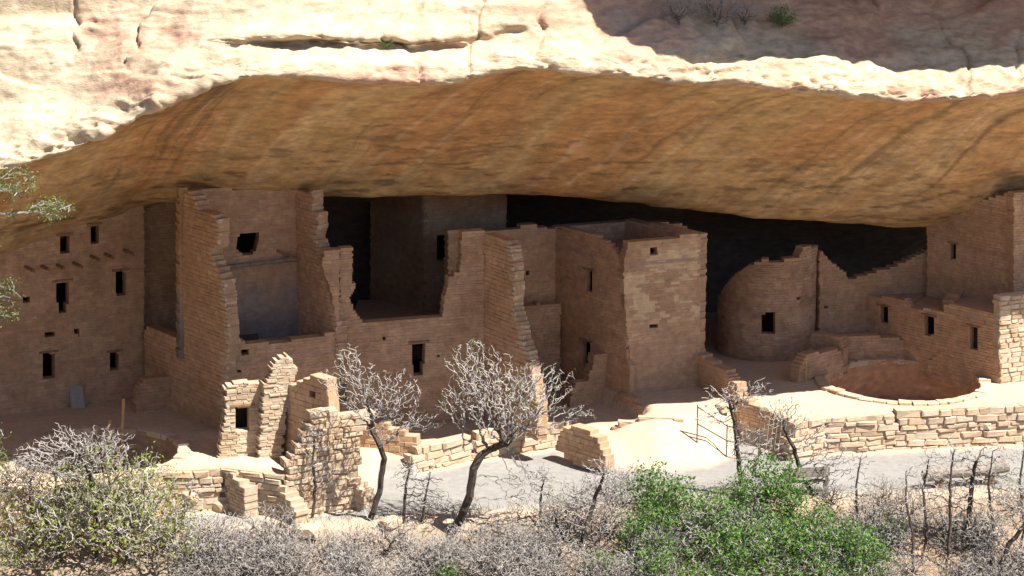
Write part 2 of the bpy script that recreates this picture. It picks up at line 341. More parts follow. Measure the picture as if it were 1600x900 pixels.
def wall(parent, A, B, outline, openings=(), thick=.38, course=(.06, .12), length=(.14, .40), color=WALLC, joint=.010, recess=.016, jit=.012, ragged=.03,
         single=False, seed=0, stain=None, name='masonry', in_sz=False, arc=None, edge=False):
    """Stone by stone: outline and openings are photo outlines laid on the wall's own vertical plane (or given in metres)."""
    rs = random.Random(seed * 77 + 5)
    A = np.array(A, float); B = np.array(B, float)
    d = (B - A)[:2]; L = np.linalg.norm(d); d = d / L; n = np.array([d[1], -d[0]])       # n: outer face, towards the camera
    if np.dot(n, CAM[:2] - A[:2]) < 0: n = -n
    conv = (lambda P: list(P)) if in_sz else (lambda P: [on_plane(x, y, A, B) for x, y in P])
    poly = conv(outline); ops = [conv(o) for o in openings]
    if arc is None:
        def pos(s, dep):
            p = A[:2] + d * s - n * dep; return p[0], p[1]
    else:
        C0, R0, a0 = arc
        def pos(s, dep):
            t = a0 + s / R0; return C0[0] + (R0 - dep) * math.cos(t), C0[1] + (R0 - dep) * math.sin(t)
    z0 = min(p[1] for p in poly); z1 = max(p[1] for p in poly)
    V = []; F = []; Cc = []; z = z0; nst = 0
    while z < z1 - .03:
        h = rs.uniform(*course); zm = z + h / 2
        iv = scan(poly, zm); cuts = []
        for o in ops: cuts += scan(o, zm)
        runs = subtract(iv, cuts)
        for ri, (sa, sb, fa, fb) in enumerate(runs):
            if not fa: sa += rs.uniform(-ragged, ragged)
            if not fb: sb += rs.uniform(-ragged, ragged)
            s = sa
            while s < sb - .03:
                l = rs.uniform(*length); e = s + l
                if sb - e < length[0] * .6: e = sb
                e = min(e, sb)
                pr = rs.uniform(-jit, jit); g = joint * rs.uniform(.6, 1.4)
                px_, py_ = pos(s, 0); pn = float(fbm(px_ * 1.1 + py_, py_ * .9, zm * 1.6, 13, 3)); tone = rs.uniform(.92, 1.07) * (1 + .22 * pn) if not single else rs.uniform(.85, 1.12)
                c = color * tone * np.array([1, rs.uniform(.97, 1.02), rs.uniform(.95, 1.04)]) * (np.array([1, 1 + .07 * pn, 1 + .14 * pn]))
                if stain is not None: c = stain(s, zm, c)
                one = single or (edge and e >= sb - 1e-6 and ri == len(runs) - 1)     # the stones of a broken edge are told apart one by one
                if one:
                    xm, ym = pos((s + e) / 2, thick / 2 - pr)
                    o = bpy.data.objects.new('stone', STONES[rs.randrange(8)]); col.objects.link(o); o.parent = parent
                    x0_, y0_ = pos(s, 0); x1_, y1_ = pos(e, 0)
                    o.location = (xm, ym, zm); o.scale = ((e - s) - g, thick + rs.uniform(0, .05), h - g * .6)
                    o.rotation_euler = (rs.uniform(-.05, .05), rs.uniform(-.045, .045), math.atan2(y1_ - y0_, x1_ - x0_) + rs.uniform(-.06, .06)); nst += 1
                # bed of mortar, then the stone a little proud of it
                for (ga, gz, rec, dep, tn) in (((0, 0, recess, thick - recess, .86),) if one else ((0, 0, recess, thick - recess, .9), (g / 2, g * .35, -pr, thick + .004, 1.0))):
                    b0 = len(V); zz0, zz1 = z + gz, z + h - gz; s0, s1 = s + ga, e - ga
                    if tn < 1.0:
                        for dp in (rec, dep):
                            for (ss, z_) in ((s0, zz0), (s1, zz0), (s1, zz1), (s0, zz1)):
                                p = pos(ss, dp); V.append((p[0], p[1], z_)); Cc.append(color * tn if stain is None else stain(s, zm, color * tn))
                        F += [(b0, b0 + 1, b0 + 2, b0 + 3), (b0 + 7, b0 + 6, b0 + 5, b0 + 4)] + [(b0 + i, b0 + 4 + i, b0 + 4 + (i + 1) % 4, b0 + (i + 1) % 4) for i in range(4)]
                    else:
                        cb = min(.014, (s1 - s0) * .2)
                        for (dp, k) in ((rec, cb), (rec + .014, 0), (dep, 0)):
                            for (ss, z_) in ((s0 + k, zz0 + k * .7), (s1 - k, zz0 + k * .7), (s1 - k, zz1 - k * .7), (s0 + k, zz1 - k * .7)):
                                p = pos(ss + rs.uniform(-.004, .004), dp + rs.uniform(-.005, .005)); V.append((p[0], p[1], z_ + rs.uniform(-.005, .005))); Cc.append(c)
                        F += [(b0, b0 + 1, b0 + 2, b0 + 3), (b0 + 11, b0 + 10, b0 + 9, b0 + 8)]
                        for l_ in (0, 4):
                            F += [(b0 + l_ + i, b0 + l_ + 4 + i, b0 + l_ + 4 + (i + 1) % 4, b0 + l_ + (i + 1) % 4) for i in range(4)]
                s = e
        z += h
    if V:
        o = mesh_obj('mortar' if single else name, V, F, M['masonry'], parent, np.clip(np.array(Cc), .01, .9)); o['kind'] = 'stuff'
    return nst

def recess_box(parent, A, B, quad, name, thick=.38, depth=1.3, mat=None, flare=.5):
    """Room box behind an opening, its shade painted into the colour: walls, floor and ceiling set just outside the opening's edges."""
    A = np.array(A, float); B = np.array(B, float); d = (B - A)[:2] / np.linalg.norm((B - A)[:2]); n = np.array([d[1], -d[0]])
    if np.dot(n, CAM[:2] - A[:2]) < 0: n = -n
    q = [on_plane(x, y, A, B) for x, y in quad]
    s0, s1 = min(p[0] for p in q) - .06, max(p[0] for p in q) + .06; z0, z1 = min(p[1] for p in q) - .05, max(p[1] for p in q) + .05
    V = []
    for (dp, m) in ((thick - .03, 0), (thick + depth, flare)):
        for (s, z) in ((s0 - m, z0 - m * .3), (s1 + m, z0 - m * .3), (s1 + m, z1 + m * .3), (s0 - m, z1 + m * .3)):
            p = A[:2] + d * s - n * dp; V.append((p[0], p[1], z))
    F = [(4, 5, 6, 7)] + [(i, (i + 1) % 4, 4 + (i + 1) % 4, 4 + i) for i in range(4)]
    return mesh_obj(name, V, F, mat or M['room_shade'], parent)
def lintel(parent, A, B, x0, x1, y, name='lintel', mat='wood', hgt=.07, over=.12, proud=.03):
    A = np.array(A, float); B = np.array(B, float); d = (B - A)[:2] / np.linalg.norm((B - A)[:2]); n = np.array([d[1], -d[0]])
    if np.dot(n, CAM[:2] - A[:2]) < 0: n = -n
    s0, z = on_plane(x0, y, A, B); s1, _ = on_plane(x1, y, A, B)
    V = []
    for dp in (-proud, .33):
        for (s, zz) in ((s0 - over, z), (s1 + over, z), (s1 + over, z + hgt), (s0 - over, z + hgt)):
            p = A[:2] + d * s - n * dp; V.append((p[0], p[1], zz + random.uniform(-.008, .008)))
    return mesh_obj(name, V, [(0, 1, 2, 3), (7, 6, 5, 4)] + [(i, i + 4, 4 + (i + 1) % 4, (i + 1) % 4) for i in range(4)], M[mat], parent)
def rect(x0, y0, x1, y1): return [(x0, y0), (x1, y0), (x1, y1), (x0, y1)]
def slab(parent, name, pts, z, t=.12, mat='plaster'):
    V = [(p[0], p[1], z) for p in pts] + [(p[0], p[1], z - t) for p in pts]; n = len(pts)
    F = [tuple(range(n)), tuple(range(2 * n - 1, n - 1, -1))] + [(i, n + i, n + (i + 1) % n, (i + 1) % n) for i in range(n)]
    return mesh_obj(name, V, F, M[mat], parent)
def tube(V, F, pts, rads, sides=6, Cc=None, cs=None):
    pts = [np.array(p, float) for p in pts]; b = len(V)
    for i, p in enumerate(pts):
        t = pts[min(i + 1, len(pts) - 1)] - pts[max(i - 1, 0)]; t = t / (np.linalg.norm(t) + 1e-9)
        u = np.cross(t, [.31, .87, .38]); u /= np.linalg.norm(u) + 1e-9; v = np.cross(t, u)
        for k in range(sides):
            a = 2 * math.pi * k / sides; V.append(p + rads[i] * (math.cos(a) * u + math.sin(a) * v))
            if Cc is not None: Cc.append(cs[i])
    for i in range(len(pts) - 1):
        for k in range(sides):
            F.append((b + i * sides + k, b + i * sides + (k + 1) % sides, b + (i + 1) * sides + (k + 1) % sides, b + (i + 1) * sides + k))
    F.append(tuple(b + k for k in range(sides))[::-1]); F.append(tuple(b + (len(pts) - 1) * sides + k for k in range(sides)))
def pole(name, pts, r, mat, parent=None, sides=8):
    V = []; F = []; tube(V, F, pts, [r * random.uniform(.88, 1.08) for _ in pts], sides)
    return mesh_obj(name, V, F, M[mat], parent, smooth=False)
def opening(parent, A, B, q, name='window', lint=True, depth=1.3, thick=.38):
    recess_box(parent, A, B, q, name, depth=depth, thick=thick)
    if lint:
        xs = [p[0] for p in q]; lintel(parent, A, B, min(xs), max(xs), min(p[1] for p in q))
def lerp(a, b, t): return a + (b - a) * t

# --- house under the low end of the overhang
h1 = thing('cliff_house', 'broad shadowed masonry house with small dark windows and projecting roof beam stubs', 'house')
LA, LB = G(-90, 662), G(226, 619)
tdoor = [(88, 441), (108, 441), (108, 474), (104, 474), (104, 491), (92, 491), (92, 474), (88, 474)]
wins = [rect(94, 368, 109, 396), rect(142, 352, 155, 381), tdoor, rect(181, 424, 197, 460), rect(67, 552, 86, 592), rect(172, 551, 186, 579)]
holes = [rect(36, 464, 47, 471), rect(70, 519, 86, 527), rect(116, 512, 124, 524)]
wall(h1, LA, LB, [(-90, 668), (-90, 380), (0, 370), (120, 325), (226, 290), (226, 624)], wins + holes, seed=1, jit=.007, joint=.006, recess=.008)
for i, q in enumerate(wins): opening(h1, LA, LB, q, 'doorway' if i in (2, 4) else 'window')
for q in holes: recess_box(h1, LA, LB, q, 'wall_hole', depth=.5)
L2A, L2B = lerp(LA, LB, .96) + np.array([0, .5, 0]), G(330, 598)
wall(h1, L2A, L2B, [(220, 620), (220, 290), (330, 290), (330, 600)], seed=2, color=WALLC * .9)
_d = (LB - LA)[:2] / np.linalg.norm((LB - LA)[:2]); _n = np.array([_d[1], -_d[0]])
for (x, y) in ((38, 418), (63, 417), (87, 415), (113, 412), (140, 401), (162, 398), (192, 392)):
    s, z = on_plane(x, y, LA, LB); p = LA[:2] + _d * s
    q = p + _n * random.uniform(.45, .65) + _d * .12
    pole('roof_beam', [(p[0] - _n[0] * .3, p[1] - _n[1] * .3, z + .02), (q[0], q[1], z)], .055, 'wood', h1)

st = thing('low_wall', 'low stepped wall stub in the shadow beside the tall house', 'wall')
wall(st, G(212, 648), G(274, 640), [(212, 652), (212, 627), (216, 606), (225, 593), (236, 590), (274, 586), (274, 646)], seed=3)

# --- tall house with the open upper room
h2 = thing('tall_house', 'tall three storey house with broken open front reaching the rock ceiling', 'house')
SA, SB = G(225, 622), G(347, 676)
def greyish(s, z, c): return c
wall(h2, SA, SB, [(225, 640), (225, 512), (252, 521), (280, 533), (282, 440), (288, 300), (300, 300), (312, 328), (326, 334), (342, 341), (341, 384), (327, 390), (336, 412), (350, 440), (354, 480), (357, 515), (358, 535), (352, 560), (347, 690), (300, 668)], seed=4, length=(.18, .4), jit=.012, course=(.09, .16), edge=True)
MB = G(531, 655); T3A, T3B = SB, MB
fd = (MB - SB)[:2] / np.linalg.norm((MB - SB)[:2])
sidev = (SA - SB)[:2] / np.linalg.norm((SA - SB)[:2])
wall(h2, T3A, T3B, [(347, 690), (352, 531), (360, 533), (400, 537), (440, 535), (470, 530), (497, 525), (520, 520), (526, 508), (516, 450), (503, 416), (508, 390), (531, 387), (531, 670)], [rect(377, 545, 389, 556), rect(371, 577, 377, 584)], seed=5, jit=.008, joint=.007, recess=.01)
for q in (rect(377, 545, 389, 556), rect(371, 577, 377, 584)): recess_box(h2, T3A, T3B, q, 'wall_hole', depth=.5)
T1A = lerp(SA, SB, .56); t1e = T1A[:2] + fd * 3.75; T1B = np.array([t1e[0], t1e[1], 0])
hole = [(371, 372), (377, 365), (405, 363), (405, 372), (400, 392), (392, 399), (378, 397), (369, 390)]
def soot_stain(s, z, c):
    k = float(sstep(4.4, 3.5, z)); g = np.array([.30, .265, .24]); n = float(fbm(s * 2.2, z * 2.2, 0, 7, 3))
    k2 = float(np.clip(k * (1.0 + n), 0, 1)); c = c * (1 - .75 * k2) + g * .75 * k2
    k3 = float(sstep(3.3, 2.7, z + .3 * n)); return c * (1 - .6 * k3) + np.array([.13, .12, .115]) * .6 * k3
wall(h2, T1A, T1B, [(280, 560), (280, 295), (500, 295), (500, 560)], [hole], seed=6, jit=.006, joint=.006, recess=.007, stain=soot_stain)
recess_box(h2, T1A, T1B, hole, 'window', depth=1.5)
T2B = T3B - np.array([fd[0] * .1, fd[1] * .1, 0]); T2A = np.array([T1B[0] - fd[0] * .1, T1B[1] - fd[1] * .1, 0])
wall(h2, T2A, T2B, [(455, 560), (455, 295), (489, 300), (489, 328), (496, 333), (497, 350), (493, 370), (499, 388), (510, 409), (503, 416), (515, 450), (525, 505), (528, 560)], seed=7, course=(.09, .16), length=(.18, .42), edge=True)
_s0, zl = on_plane(400, 411, T1A, T1B)
for i in range(1):
    p0 = T1A[:2] - sidev * .12 + fd * .1; p1 = T1B[:2] - sidev * .12
    pole('floor_beam', [(p0[0], p0[1], zl - .05), ((p0[0] + p1[0]) / 2, (p0[1] + p1[1]) / 2, zl), (p1[0], p1[1], zl + .06)], .07, 'greywood', h2)
for (xa, ya, xb, yb) in ((432, 391, 462, 405),):
    s0, z0 = on_plane(xa, ya, T1A, T1B); s1, z1 = on_plane(xb, yb, T1A, T1B)
    p0 = T1A[:2] + fd * s0; p1 = T1A[:2] + fd * s1 - sidev * .2
    pole('broken_beam', [(p0[0], p0[1], z0), (p1[0], p1[1], z1)], .04, 'wood', h2)
_s, zf = on_plane(430, 536, T3A, T3B)
slab(h2, 'room_floor', [SB[:2] + fd * .1, MB[:2] - fd * .1, T1B[:2], T1A[:2]], zf - .35)

# --- middle house
h3 = thing('middle_house', 'roofless house with ragged front wall, doorway and forward broken cross wall', 'house')
MA = G(531, 652); MC = G(757, 632)
door = [(644, 540), (665, 537), (664, 567), (661, 568), (661, 588), (646, 589), (646, 570), (644, 569)]
M_out = [(531, 675), (531, 387), (551, 389), (551, 440), (557, 446), (546, 465), (552, 482), (567, 503), (600, 502), (650, 498), (691, 493), (695, 465), (702, 431), (719, 427), (720, 407), (721, 364), (757, 362), (757, 660)]
mh = [rect(598, 529, 604, 534), rect(683, 555, 687, 560)]
wall(h3, MA, MC, M_out, [door] + mh, seed=8, jit=.008, joint=.007, recess=.01)
opening(h3, MA, MC, door, 'doorway')
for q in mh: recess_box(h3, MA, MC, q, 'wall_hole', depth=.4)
FB = G(840, 668)
wall(h3, MC, FB, [(757, 660), (757, 362), (767, 365), (784, 373), (800, 384), (803, 420), (805, 450), (801, 480), (810, 505), (817, 535), (825, 557), (834, 600), (841, 640), (841, 690)], seed=9, thick=.36, course=(.09, .16), length=(.18, .42), edge=True)
KA, KB = G(868, 580), G(978, 616)
B2A = G(700, 596)
wall(h3, B2A, KA, [(700, 640), (700, 362), (760, 360), (805, 357), (822, 353), (838, 352), (840, 356), (868, 357), (868, 610)], [rect(822, 424, 827, 429)], seed=10, jit=.006, joint=.006, recess=.008)
recess_box(h3, B2A, KA, rect(822, 424, 827, 429), 'wall_hole', depth=.4)
off = np.array([-.25 * fd[1], -.4, 0]) * 0 + np.array([.22, -.42, 0])
B3A, B3B = B2A + off, KA + off
wall(h3, B3A, B3B, [(720, 650), (720, 480), (805, 480), (840, 475), (876, 473), (876, 620)], seed=11, thick=.34)
# dark rear house behind the notch
h6 = thing('rear_house', 'dark house deep under the ceiling behind the notched wall, single window', 'house')
RA, RB = atd(575, 520, 72.0), atd(800, 520, 73.6)
RC = atd(660, 520, 72.4)
rw = [(683, 367), (702, 366), (702, 406), (683, 407)]
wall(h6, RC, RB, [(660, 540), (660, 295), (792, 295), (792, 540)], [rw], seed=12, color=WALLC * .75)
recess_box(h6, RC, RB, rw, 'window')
RD = atd(578, 520, 74.4)
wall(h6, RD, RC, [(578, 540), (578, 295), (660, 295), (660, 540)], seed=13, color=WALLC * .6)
slab(h6, 'room_floor', [atd(540, 500, 69.5)[:2], atd(720, 500, 71)[:2], atd(800, 500, 74)[:2], atd(560, 500, 74)[:2]], 2.0)

# --- square corner tower
h4 = thing('corner_tower', 'tall square tower with pale patched plaster front and open top', 'tower')
kw = [rect(915, 421, 925, 457), rect(909, 531, 922, 570)]
wall(h4, KA, KB, [(868, 610), (868, 356), (890, 357), (912, 361), (945, 375), (960, 390), (972, 410), (969, 430), (975, 470), (978, 502), (978, 560), (984, 570), (984, 650), (960, 650)], kw, seed=14, thick=.2, jit=.007, joint=.006, recess=.008)
opening(h4, KA, KB, kw[0], thick=.2); opening(h4, KA, KB, kw[1], 'doorway', thick=.2)
K2B = G(1091, 604)
kh = [rect(1016, 389, 1028, 399), rect(1015, 507, 1028, 514)]
def patch(s, z, c):
    n = float(fbm(s * 2.6, z * 3.2, 0, 17, 4)); k = float(sstep(2.1, 2.5, z) * (1 - sstep(4.5, 4.9, z)) * sstep(-.05, .12, n))
    return c * (1 - .85 * k) + np.array([.60, .45, .28]) * .85 * k
wall(h4, KB, K2B, [(978, 640), (984, 560), (978, 500), (974, 430), (976, 405), (983, 377), (1020, 374), (1060, 370), (1090, 366), (1094, 372), (1093, 640)], kh, seed=15, jit=.006, joint=.005, recess=.006, stain=patch)
for q in kh: recess_box(h4, KB, K2B, q, 'wall_hole', depth=.4)
kv = (KA - KB)[:2]; K3A = KA; K3B = np.array([K2B[0] + kv[0], K2B[1] + kv[1], 0])
wall(h4, K3A, K3B, [(868, 600), (868, 356), (905, 352), (950, 349), (1000, 347), (1010, 349), (1040, 348), (1075, 352), (1075, 600)], seed=16)
K4B = np.array([K2B[0] - fd[0] * .1, K2B[1] - fd[1] * .1, 0]); K4A = np.array([K3B[0] - fd[0] * .1, K3B[1] - fd[1] * .1, 0])
zt = on_plane(1085, 366, KB, K2B)[1]; L4 = float(np.linalg.norm((K4B - K4A)[:2]))
wall(h4, K4A, K4B, [(0, -.3), (L4, -.3), (L4, zt), (L4 * .6, zt - .02), (0, zt - .1)], in_sz=True, seed=17)
slab(h4, 'room_floor', [KB[:2], K2B[:2], K3B[:2], KA[:2]], zt - .75)
s1 = thing('low_wall', 'low stepped wall stub built against the side of the square tower', 'wall')
wall(s1, G(894, 614), G(947, 606), [(890, 640), (894, 610), (900, 598), (920, 596), (921, 584), (928, 570), (928, 557), (949, 554), (949, 640)], seed=18)
s2 = thing('low_wall', 'crumbling wall stub running forward from the foot of the square tower', 'wall')
N2B = N2Q
wall(s2, G(952, 611), N2B, [(955, 650), (958, 616), (966, 617), (984, 624), (1000, 634), (1006, 640), (1020, 648), (1021, 672), (985, 672)], seed=19)
s3 = thing('low_wall', 'sloping stepped wall between the square tower and the round tower', 'wall')
K5A, K5B = G(1080, 600), G(1150, 628)
wall(s3, K5A, K5B, [(1072, 640), (1072, 546), (1084, 546), (1100, 559), (1118, 572), (1136, 583), (1141, 594), (1152, 600), (1154, 660)], seed=20)
s4 = thing('terrace_side_wall', 'rough side wall of the raised terrace descending to the path', 'wall')
wall(s4, K5B, G(1242, 702, -1.0), [(1150, 665), (1150, 613), (1158, 622), (1180, 634), (1215, 650), (1238, 664), (1240, 700)], seed=21, color=np.array([.48, .325, .205]))

# --- round tower
h5 = thing('round_tower', 'round stone tower with square black window and broken stepped top', 'tower')
R_c = np.array(list(G(1204, 566)[:2])) + np.array([0, 1.68]); RR = 1.70
def on_cyl(px, py):
    r = ray(px, py); o = CAM[:2] - R_c; a = np.dot(r[:2], r[:2]); b = 2 * np.dot(o, r[:2]); c = np.dot(o, o) - RR**2
    D = b * b - 4 * a * c
    t = (-b - math.sqrt(max(D, 0))) / (2 * a); p = CAM + r * t
    ang = math.atan2(p[1] - R_c[1], p[0] - R_c[0]); ang = ang if ang < .6 else ang - 2 * math.pi
    return (ang + math.pi * 1.12) * RR, float(p[2])
rout = [(1123, 575), (1123, 480), (1131, 448), (1150, 427), (1167, 416), (1190, 407), (1222, 408), (1250, 402), (1256, 385), (1284, 384), (1284, 480), (1276, 575)]
rsz = [on_cyl(x, y) for x, y in rout]
rsz[0] = (rsz[0][0] - .5, -.4); rsz[1] = (rsz[1][0] - .5, rsz[1][1]); rsz[-1] = (rsz[-1][0], -.4)
rwin = [on_cyl(x, y) for x, y in rect(1189, 490, 1211, 522)]
rh = [[on_cyl(x, y) for x, y in rect(1196, 441, 1201, 445)], [on_cyl(x, y) for x, y in rect(1245, 463, 1251, 467)]]
def rstain(s, z, c):
    n = float(fbm(s * 2.5, z * 2.5, 0, 27, 3)); return c * (1 + .25 * n)
wall(h5, np.array([0, 0, 0.]), np.array([1., 0, 0]), rsz, [rwin] + rh, in_sz=True, arc=(R_c, RR, -math.pi * 1.12), seed=22, stain=rstain)
WA, WB = G(1189, 567), G(1211, 567)
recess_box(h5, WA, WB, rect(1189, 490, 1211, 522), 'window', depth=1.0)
s5 = thing('back_wall', 'ragged descending wall joining the round tower to the right hand house', 'wall')
VA, VB = G(1280, 553), G(1460, 540)
wall(s5, VA, VB, [(1280, 560), (1280, 392), (1287, 396), (1300, 411), (1322, 426), (1325, 438), (1345, 432), (1372, 424), (1392, 419), (1412, 410), (1447, 393), (1460, 392), (1460, 560)], [rect(1288, 480, 1294, 484)], seed=23, color=WALLC * .95)
recess_box(s5, VA, VB, rect(1288, 480, 1294, 484), 'wall_hole', depth=.4)

# --- right hand house and its row of low rooms
h7 = thing('upper_house', 'shadowed house with narrow window wedged under the far end of the ceiling', 'house')
UA, UB = G(1448, 546), G(1584, 577)
wall(h7, UA, UB, [(1448, 560), (1448, 335), (1584, 300), (1584, 600)], [rect(1485, 380, 1493, 406)], seed=24, jit=.007, thick=.2)
opening(h7, UA, UB, rect(1485, 380, 1493, 406), thick=.2)
UC = G(1700, 563)
wall(h7, UB, UC, [(1584, 600), (1584, 300), (1700, 300), (1700, 600)], seed=25)
h8 = thing('room_row', 'row of low connected rooms with small doorways facing the round pit', 'house')
CA, CB = G(1348, 547), G(1562, 600)
dA, dB, dC = rect(1375, 477, 1387, 505), rect(1444, 492, 1459, 524), rect(1515, 509, 1527, 546)
wall(h8, CA, CB, [(1348, 565), (1350, 462), (1385, 464), (1410, 470), (1416, 466), (1422, 480), (1450, 484), (1474, 486), (1475, 477), (1485, 475), (1498, 475), (1530, 484), (1561, 492), (1561, 466), (1564, 466), (1564, 615), (1520, 610)], [dA, dB, dC], seed=26, jit=.008, thick=.22)
for q in (dA, dB):
    recess_box(h8, CA, CB, q, 'doorway', thick=.22, depth=1.0, flare=0); lintel(h8, CA, CB, q[0][0], q[1][0], q[0][1], hgt=.06)
opening(h8, CA, CB, dC, 'doorway', depth=.05, thick=.22)
DB = G(1700, 583)
nD = wall(h8, CB, DB, [(1562, 612), (1562, 466), (1600, 462), (1700, 455), (1700, 612)], seed=27, color=LITC, course=(.13, .2), length=(.25, .5), joint=.02, recess=.025, single=True)
pv = np.array([UB[0] - CB[0], UB[1] - CB[1]]) * 2.3
zr = on_plane(1450, 486, CA, CB)[1]
for (f0, f1, zx, zy, dz) in ((.02, .335, 1390, 466, .1), (.337, .595, 1450, 484, .06), (.597, .985, 1520, 483, .16)):
    slab(h8, 'roof', [lerp(CA, CB, f0)[:2], lerp(CA, CB, f1)[:2], lerp(CA, CB, f1)[:2] + pv, lerp(CA, CB, f0)[:2] + pv], on_plane(zx, zy, CA, CB)[1] - dz, mat='plaster')
PA = lerp(CA, CB, .62)[:2] + pv * .15; PB = PA + pv * .75
wall(h8, np.array([PA[0], PA[1], 0]), np.array([PB[0], PB[1], 0]), [(0, 0), (1.6, 0), (1.6, zr + .55), (0, zr + .3)], in_sz=True, seed=28)
s6 = thing('low_platform', 'low curved masonry platform behind the round pit', 'platform')
QA, QB = G(1314, 566), G(1446, 561)
wall(s6, QA, QB, [(1314, 572), (1316, 527), (1345, 524), (1400, 528), (1440, 536), (1446, 545), (1446, 570)], seed=29, jit=.006)
zq = on_plane(1380, 531, QA, QB)[1]
slab(s6, 'platform_top', [QA[:2], QB[:2], QB[:2] + np.array([.3, 1.5]), QA[:2] + np.array([.2, 1.6])], zq - .03, t=.3)
s7 = thing('low_wall', 'small corner of low wall at the edge of the round pit', 'wall')
wall(s7, G(1243, 600), G(1318, 578), [(1243, 610), (1250, 575), (1262, 553), (1300, 549), (1314, 546), (1318, 566), (1318, 590)], seed=30)
wall(s7, G(1262, 570), G(1318, 578), [(1262, 560), (1268, 522), (1290, 524), (1314, 527), (1318, 545), (1318, 590), (1262, 590)], seed=31)
s8 = thing('low_wall', 'small crumbled wall at the right rim of the round pit', 'wall')
wall(s8, G(1449, 574), G(1498, 581), [(1449, 580), (1452, 565), (1462, 556), (1470, 550), (1478, 556), (1486, 552), (1497, 553), (1498, 588)], seed=32, course=(.12, .18))

# --- kivas: round stone lined pits
def kiva(name, K, R, label, seed, colr):
    t = thing(name, label, 'pit')
    V = []; F = []; Cc = []
    n = 72; rws = 20; rr = np.random.default_rng(seed)
    for j in range(rws + 1):
        for i in range(n):
            a = 2 * math.pi * i / n; z = .05 - j * (2.4 / rws); r = R + .02 * rr.normal() + (.22 if z > -.9 else 0) * 0
            V.append((K[0] + r * math.cos(a), K[1] + r * math.sin(a), z)); Cc.append(colr * (1 + .10 * rr.normal()))
    for j in range(rws):
        for i in range(n): F.append((j * n + i, j * n + (i + 1) % n, (j + 1) * n + (i + 1) % n, (j + 1) * n + i))
    mesh_obj('lining', V, F, M['masonry'], t, np.clip(np.array(Cc), .02, .8))
    rs = random.Random(seed); a = 0; k = 0
    while a < 2 * math.pi - .02:
        da = min(rs.uniform(.09, .2), 2 * math.pi - a); m = a + da / 2
        o = bpy.data.objects.new('stone', STONES[rs.randrange(8)]); col.objects.link(o); o.parent = t
        w_ = rs.uniform(.3, .42); o.location = (K[0] + (R + .17) * math.cos(m), K[1] + (R + .17) * math.sin(m), rs.uniform(-.02, .03))
        o.scale = (da * (R + .17) * .97, w_, rs.uniform(.14, .2)); o.rotation_euler = (0, 0, m + math.pi / 2); a += da
    # low bench inside
    V = []; F = []; Cc = []
    for i in range(n):
        a = 2 * math.pi * i / n
        for (r, z) in ((R - .02, -1.3), (R - .45, -1.3), (R - .45, -2.35)): V.append((K[0] + r * math.cos(a), K[1] + r * math.sin(a), z)); Cc.append(colr * .95)
    for i in range(n):
        b = i * 3; c = ((i + 1) % n) * 3; F += [(b, c, c + 1, b + 1), (b + 1, c + 1, c + 2, b + 2)]
    mesh_obj('bench', V, F, M['masonry'], t, np.array(Cc))
    return t
kiva('kiva', KR, KR_R, 'round open pit with orange stone lining beside the low rooms', 41, np.array([.46, .27, .16]))
kiva('kiva', KL, KL_R, 'dark round pit in the shadowed court holding a wooden ladder', 42, np.array([.30, .21, .15]))
lad = thing('ladder', 'pale wooden ladder poles rising out of the dark pit', 'ladder')
_q = G(168, 684); _q2 = G(190, 680)
pl1 = atd(172, 657, _q[1] + 67); pl2 = atd(193, 623, _q2[1] + 67)
b1_ = np.array([_q[0] - .25, _q[1] - .5, -2.2]); b2_ = np.array([_q2[0] - .05, _q2[1] - .45, -2.2])
pole('rail', [b1_, lerp(b1_, pl1, .5), pl1], .045, 'palewood', lad); pole('rail', [b2_, lerp(b2_, pl2, .5), pl2], .045, 'palewood', lad)
for t_ in (.15, .32, .49, .66): pole('rung', [lerp(b1_, pl1, t_), lerp(b2_, pl2, t_ * .84)], .028, 'palewood', lad)
sl = thing('stone_slab', 'pale grey rectangular slab leaning on the shadowed house wall', 'slab')
_a = G(115, 632); _bq = G(137, 631)
V = [(_a[0], _a[1] - .45, 0), (_bq[0], _bq[1] - .45, 0), (_bq[0] - .10, _bq[1] - .17, .62), (_a[0] - .06, _a[1] - .17, .70)]
V += [(x, y + .07, z) for x, y, z in V]
o = mesh_obj('slab_face', V, [(0, 1, 2, 3), (7, 6, 5, 4), (0, 4, 5, 1), (1, 5, 6, 2), (2, 6, 7, 3), (3, 7, 4, 0)], M['slab'], sl)

# ------------------------------------------------------------------ sunlit ruins and retaining walls at the front
def rwall(label, A, B, out, ops=(), seed=0, th=.42, cs=(.13, .22), ln=(.25, .62), nm='ruined_wall', cat='wall', single=True):
    t = thing(nm, label, cat)
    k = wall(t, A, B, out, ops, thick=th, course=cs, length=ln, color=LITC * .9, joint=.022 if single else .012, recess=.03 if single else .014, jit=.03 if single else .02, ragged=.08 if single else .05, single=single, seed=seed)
    return t
r1 = rwall('sunlit ruined wall with a small lintelled doorway', G(342, 716), G(432, 708), [(340, 722), (346, 685), (354, 632), (350, 607), (372, 597), (400, 599), (430, 595), (431, 640), (420, 680), (412, 716)], [rect(368, 636, 390, 675), rect(406, 620, 415, 630)], 51, cs=(.06, .12), ln=(.14, .36), single=False)
lintel(r1, G(342, 716), G(432, 708), 366, 392, 636)
for _x0, _x1 in ((354, 367), (376, 390)): pass
r2 = rwall('pointed sunlit remnant of wall behind the lintelled doorway', G(412, 716), G(470, 710), [(404, 722), (414, 600), (420, 588), (430, 567), (440, 558), (448, 556), (458, 567), (464, 578), (458, 604), (450, 640), (443, 690), (440, 722)], (), 52, cs=(.06, .12), ln=(.14, .34), single=False)
r3 = thing('ruined_wall', 'tall leaning wall remnant with shaded orange side and small square hole', 'wall')
A3, B3 = G(408, 695), G(514, 733)
